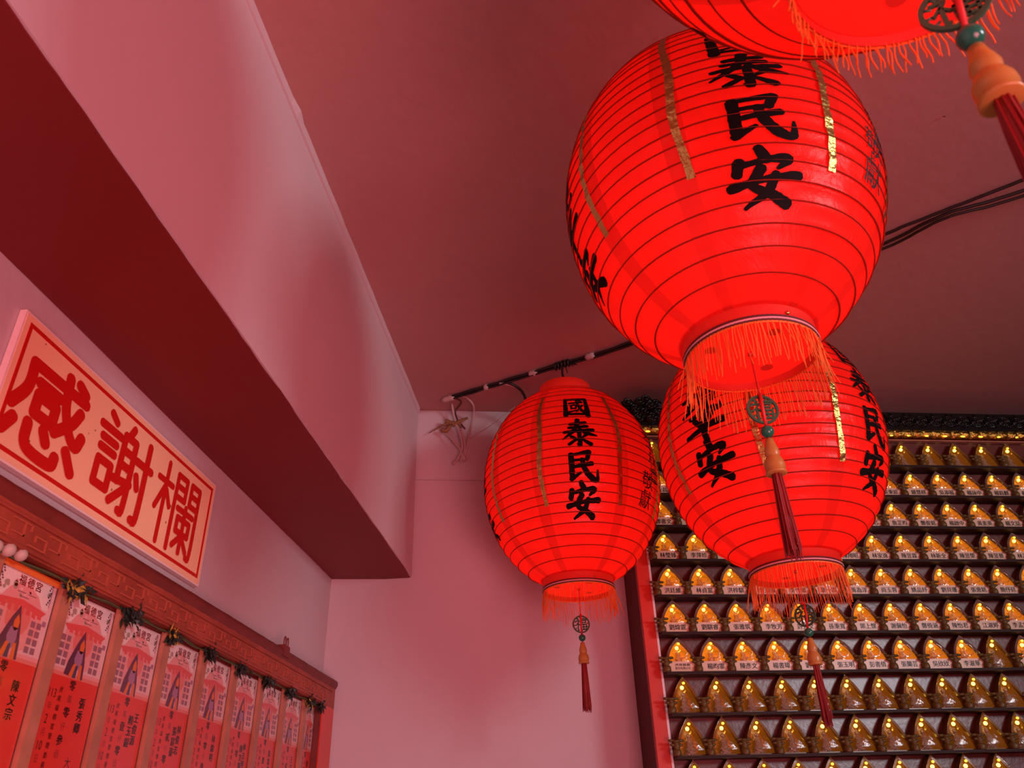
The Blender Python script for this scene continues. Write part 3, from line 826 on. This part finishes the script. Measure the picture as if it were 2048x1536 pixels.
for (a, b, c, d, e) in ((wp(858, 864), wp(886, 850), wp(908, 846), .0008, .006), (wp(892, 842), wp(903, 846), wp(922, 850), .008, .004), (wp(905, 852), wp(922, 843), wp(936, 838), .006, .0035), (wp(884, 858), wp(892, 862), wp(900, 852), .006, .006), (wp(915, 842), wp(919, 850), wp(922, 858), .005, .003)):
    P = bez([Vector(a) - W0, Vector(b) - W0, Vector(c) - W0], 5); n = len(P)
    m.tube(P, [d + (e - d) * i / (n - 1) for i in range(n)], 7)
m.build('tape_bow', M_tan, wc)
wt('paint_clump', [wp(925, 908), wp(927, 914), wp(931, 922)], .0062, M_strpaint)

m = MB(); rnd = random.Random(5)
for (x, y, q) in ((.745, 1.081, .010), (.50, .95, .004), (.80, 1.52, .006), (.86, 1.60, .005), (.93, 1.55, .004), (.74, 1.50, .005), (.79, 1.78, .004), (.30, .62, .005)):
    a = rnd.uniform(0, 6)
    m.face([(x, y, ZC - .0004), (x + q * math.cos(a), y + q * math.sin(a), ZC - .001), (x + q * .8 * math.cos(a + .7), y + q * .8 * math.sin(a + .7), ZC - .004 * q / .01)])
o = m.build('paint_flakes', M_ceil); o['kind'] = 'stuff'; tag(o, 'small flakes of loose paint curling off the ceiling', 'paint')

# ------------------------------------------------------------------ lamp cabinet on the far wall
CF = 1.971; S0 = .5194; S1 = 2.35
S_OFF = 1.2; C_OFF = CB - .01
KO = XD * S_OFF + ND * C_OFF
kb = thing('lamp_cabinet', 'dark red prayer lamp cabinet with rows of glowing amber niches', 'cabinet', (KO.x, KO.y, 0), AZ)


def kk(s, c, z): return (s - S_OFF, c - C_OFF, z)


def kbox(name, a, b, mt, parent=kb):
    m = MB(); m.box(kk(*a), kk(*b)); return m.build(name, mt, parent)


kbox('side_panel', (S0, CF + .001, 0), (S0 + .012, CB - .001, 2.70), M_cab_side)
kbox('front_stile', (S0, CF - .006, 0), (S0 + .031, CF + .012, 2.70), M_cab_red)
kbox('edge_strip', (S0 + .031, CF - .007, 0), (S0 + .0365, CF + .002, 2.70), M_cab_white)
kbox('back_board', (S0 + .012, CF + .012, 0), (S1, CF + .020, 2.70), M_cab_back)
kbox('body_panel', (S0 + .012, CF + .03, 0), (S1, CB - .001, 2.69), M_cab_side)
kbox('top_rail', (S0 - .004, CF - .022, 2.675), (S1, CF + .03, 2.734), M_crown)
kbox('light_line', (S0 + .04, CF - .010, 2.646), (S1, CF - .004, 2.6495), M_slat)
# bead-and-wave gold moulding under the crown
m = MB(); rings = []
for i in range(400):
    s = S0 + .035 + (S1 - S0 - .035) * i / 399; w = .0028 * math.sin(s * 2 * PI / .030) + .0012 * math.sin(s * 2 * PI / .011)
    rings.append([kk(s, CF - .004, 2.656), kk(s, CF - .010 - w, 2.659), kk(s, CF - .016 - w, 2.666), kk(s, CF - .014, 2.675)])
m.loft(rings, close=False); m.build('gold_moulding', M_goldm, kb)
m = MB(); m.ball((0, 0, 0), .0036, 10, 8, sc=(2.0, .8, .7)); STRIP_REFL = m.mesh('foil_reflection', M_led_refl)  # glowing blobs added as LED reflections in the gold foil
for i in range(25): link('foil_reflection', STRIP_REFL, kb, kk(S0 + .075 + i * .0565, CF - .012, 2.6615))


def rosette_mesh(sd):
    rnd = random.Random(sd); m = MB()
    for r in (.017, .0115, .0065):
        n = 16; m.tube([(r * math.cos(2 * PI * k / n), -.002 * math.sin(k), r * math.sin(2 * PI * k / n) * .95) for k in range(n)], .0026, 5, closed=True)
    m.ball((0, -.002, 0), .0042, 8, 6)
    for k in range(7):
        a = rnd.uniform(0, 2 * PI); c = Vector((.020 * math.cos(a), -.002, .017 * math.sin(a)))
        leaf(m, c, (math.cos(a + 1), -.3, math.sin(a + 1)), .012, .004)
    m.ball((.022, 0, .008), .005, 8, 6, sc=(1.2, .7, .8)); m.ball((.022, 0, -.010), .0055, 8, 6, sc=(1, .7, .8))
    return m.mesh('rosette', M_crown)


RS = [rosette_mesh(i) for i in range(3)]
for i in range(36): link('rosette', RS[i % 3], kb, kk(S0 + .03 + i * .044, CF - .024, 2.705))
m = MB(); rnd = random.Random(3)
for i in range(26):
    s = S0 + .018 + rnd.random() * .10; z = 2.69 + .075 * rnd.random() * math.sin(min(1, (s - S0 + .02) / .06) * PI / 2) * (1 if s < S0 + .085 else .75)
    c = kk(s, CF - .024 - rnd.random() * .01, z); r = rnd.uniform(.006, .013)
    m.tube([(c[0] + r * math.cos(t), c[1] + .003 * math.sin(2 * t), c[2] + r * math.sin(t) * .8) for t in [2 * PI * k / 10 for k in range(10)]], .0034, 5, closed=True)
    m.ball(c, r * .6, 8, 6, sc=(1, .8, 1))
m.box(kk(S0 + .004, CF - .024, 2.68), kk(S0 + .10, CF, 2.752)); m.build('corner_carving', M_crown, kb)

PITCH = .0832; SC0 = .6015; ROWZ = [2.555, 2.4627, 2.3714, 2.2784, 2.1856, 2.0931, 1.9990, 1.9060, 1.8143, 1.722]
NAMES2 = {
    1: ['許永昌', '林文昌', '陳美玲', '李建宏', '黃淑芬', '吳志強', '蔡宜君', '鄭明哲', '吳秉宸', '鍾慧棋', '吳添福', '楊詠中', '楊鈺麒', '楊文昌', '王美惠'],
    2: ['鄧書文', '鄭詩昌', '鄭家豪', '劉文雄', '陳玉珍', '林志成', '黃文彬', '黃可芯', '詹芷昀', '鄭俊銘', '楊啟中', '黃素英', '楊文喆', '張家榮', '林淑娟'],
    3: ['林瑩臻', '李萍珍', '陳韻家', '陳俊宇', '張文達', '吳佳玲', '陳翔昭', '林家逸', '陳昱霖', '林新全', '陳昱榮', '陳昱曼', '林孟潔', '黃國華', '李秀英'],
    4: ['洪廷維', '林貞富', '洪梓騏', '李芳儀', '李竹馨', '聶一霖', '黃為淳', '尚玉蓉', '姚品妤', '劉貝珊', '張惠銘', '簡伃廷', '吳家豪', '陳志明'],
    5: ['劉煒霆', '劉騏睿', '張雅筑', '李牧芳', '許秀文', '孫秉寬', '郭上懷', '謝佩怡', '鄭倚涵', '陳怡君', '江淑婷', '李孟霖', '王建民', '陳玉蘭'],
    6: ['', '楊昀霏', '陳彥文', '楊書瑋', '劉家宏', '張玉明', '彭書倩', '張蘭芸', '吳欣欣', '李淑華', None, '林雅文', '蔡文傑'],
}
NCOL = [14, 14, 14, 13, 13, 12, 12, 11, 11, 10]
HN = .0850


def arch(w, z0, h, n=14, ex=2.0, y0=0., y1=0.):
    """pointed arch outline from bottom left up over the apex to bottom right; depth follows height"""
    P = []
    for i in range(n + 1): t = i / n; P.append((-w * (1 - t ** ex), y0 + (y1 - y0) * t, z0 + (h - z0) * t))
    for i in range(n - 1, -1, -1): t = i / n; P.append((w * (1 - t ** ex), y0 + (y1 - y0) * t, z0 + (h - z0) * t))
    return P


YF0, YF1 = -.020, -.006     # the front leans back towards the top


def niche_mesh(kind):
    m = MB()
    z0 = .024 if kind == 'named' else .002
    o = arch(.0362, z0, HN + .0005, y0=YF0, y1=YF1); i = arch(.0308, z0, HN - .0085, y0=YF0 - .001, y1=YF1 - .001)
    i2 = arch(.0300, z0, HN - .0095, y0=YF0 + .004, y1=YF1 + .004); bk = arch(.024, z0 + .004, HN - .022, y0=.011, y1=.011); ob = arch(.0355, z0, HN, y0=.0115, y1=.0115)
    m.loft([ob, o], mi=1, close=False); m.loft([o, i], mi=1, close=False, smooth=False); m.loft([i, i2], mi=1, close=False)
    m.loft([i2, bk], mi=0, close=False)
    n = len(bk); m.face(bk, 0)
    m.face([i2[0], bk[0], bk[-1], i2[-1]], 0)
    m.tube(o, .0009, 5, mi=2)
    if kind != 'named': m.box((-.0355, YF0, 0), (.0355, .011, .0025), 1)
    return m.mesh('lamp_niche', [M_liner, M_rim, M_lens] if kind == 'named' else [M_liner2, M_rim2, M_lens])


def cover_mesh(kind):
    m = MB(); z0 = .024 if kind == 'named' else .002
    prev = None
    for j in range(6):
        f = 1 - j / 5 * .999; d = .005 * math.sqrt(1 - f * f)
        ring = [(x * f, y - .0015 - d, (z - .05) * f + .05) for x, y, z in arch(.0315, z0, HN - .0075, n=8, y0=YF0, y1=YF1)]
        if prev: m.loft([prev, ring], close=True)
        prev = ring
    if kind == 'named':
        n = 24; cx, cz = .003, .046
        m.tube([(cx + .0125 * math.cos(2 * PI * k / n), YF0 - .003, cz + .0135 * math.sin(2 * PI * k / n)) for k in range(n)], .0011, 5, mi=1, closed=True)
    return m.mesh('clear_cover', [M_cover if kind == 'named' else M_cover2, M_lens])


def figure_mesh(h, mt, z0):
    m = MB(); s = h / .05
    pr = [(.0004, 0), (.013, 0), (.0145, .003), (.0125, .006), (.0100, .0075), (.0135, .010), (.0125, .014), (.0085, .019), (.0082, .024), (.0095, .029), (.0080, .033), (.0038, .035), (.0036, .037), (.0056, .040), (.0060, .044), (.0042, .048), (.0022, .050), (.0004, .052)]
    m.lathe([(r * s, z * s) for r, z in pr], 12, o=(-.002, -.003, z0), sy=.75)
    for a in (-1, 1): m.ball((-.002 + a * .0085 * s, -.007, z0 + .012 * s), .0048 * s, 8, 6, sc=(1.1, .8, .7))
    # halo disc behind the figure
    m.lathe([(.0004, 0), (.011 * s, 0)], 14, o=(0, 0, 0)) if False else None
    return m.mesh('seated_figure', mt)


NI = {k: niche_mesh(k) for k in ('named', 'open')}
CO = {k: cover_mesh(k) for k in ('named', 'open')}
FG = {'named': figure_mesh(.036, M_fig, .025), 'open': figure_mesh(.047, M_fig2, .003)}
m = MB(); m.ball((0, 0, 0), .0046, 10, 8); LED = m.mesh('bulb_and_reflection', M_led)
m = MB(); m.ball((0, 0, 0), .0034, 10, 8, sc=(1.1, .8, .9)); LED_REFL = m.mesh('bulb_and_reflection', M_led_refl)  # glowing ball drawn as the bulb's reflection in the niche roof
m = MB()
m.lathe([(.0005, 0), (.0080, 0), (.0088, .002), (.0090, .008), (.0076, .012), (.0045, .0135), (.0066, .0155), (.0072, .018), (.0055, .0210), (.0050, .0235), (.0085, .0265), (.0092, .0285), (.0045, .030), (.0005, .031)], 14)
for s in (-1, 1):
    m.ball((s * .0080, -.001, .0205), .0042, 8, 6, sc=(1.3, .8, .75)); m.ball((s * .0088, -.001, .0285), .0050, 8, 6, sc=(1.6, .7, .62))
    m.ball((s * .0125, -.001, .0300), .0026, 8, 6, sc=(1.3, .6, .6))
m.v = [(x * 1.15, y * 1.1, z * 1.14) for x, y, z in m.v]
POST = m.mesh('divider_post', M_post)


def plate_mesh(s):
    m = MB(); y = YF0 - .0045
    m.box((-.0345, y, .0012), (.0345, y + .004, .0245), 0)
    if s == '':
        rows = (('虎', '尾', '鎮', '農'), ('股', '份', '有', '限', '公', '司'))
        for r, row in enumerate(rows):
            pol, (x0, y0, x1, y1) = text_polys(''.join(row), .02); f = .038 / (x1 - x0)
            for p in pol: m.face([((x - (x0 + x1) / 2) * f, y - .0003, (.0165, .0085)[r] + (yy - (y0 + y1) / 2) * .0068) for x, yy in p], 1)
    else:
        pol, (x0, y0, x1, y1) = text_polys(s, .028); f = .0148
        for p in pol: m.face([((x - (x0 + x1) / 2) * f, y - .0003, .0125 + (yy - (y0 + y1) / 2) * f), ][0:0] or [((x - (x0 + x1) / 2) * f, y - .0003, .0125 + (yy - (y0 + y1) / 2) * f) for x, yy in p], 1)
    return m.mesh('name_plate', [M_plate, M_platei])


for r, z in enumerate(ROWZ):
    nc = NCOL[r]; ccl = CF - .001
    m = MB()
    m.box(kk(S0 + .0375, CF - .036, z - .0070), kk(S1, CF + .012, z - .0012))
    m.box(kk(S0 + .0375, CF - .038, z - .0040), kk(S1, CF - .036, z - .0012))
    m.build('shelf', M_shelf, kb)
    for c in range(nc + 1):
        link('divider_post', POST, kb, kk(SC0 + PITCH * (c - .5) - .004 + (0 if c else .004), CF - .031, z - .001))
    for c in range(nc):
        nm = NAMES2.get(r, [None] * 20)[c] if r in NAMES2 and c < len(NAMES2[r]) else None
        kind = 'named' if nm is not None else 'open'
        o = link('lamp_niche', NI[kind], kb, kk(SC0 + PITCH * c, ccl, z))
        link('clear_cover', CO[kind], o); link('seated_figure', FG[kind], o)
        link('bulb_and_reflection', LED, o, (-.0055, -.012, HN - .0265)); link('bulb_and_reflection', LED_REFL, o, (.0005, -.010, HN - .0155))
        if kind == 'named': link('name_plate', plate_mesh(nm), o)
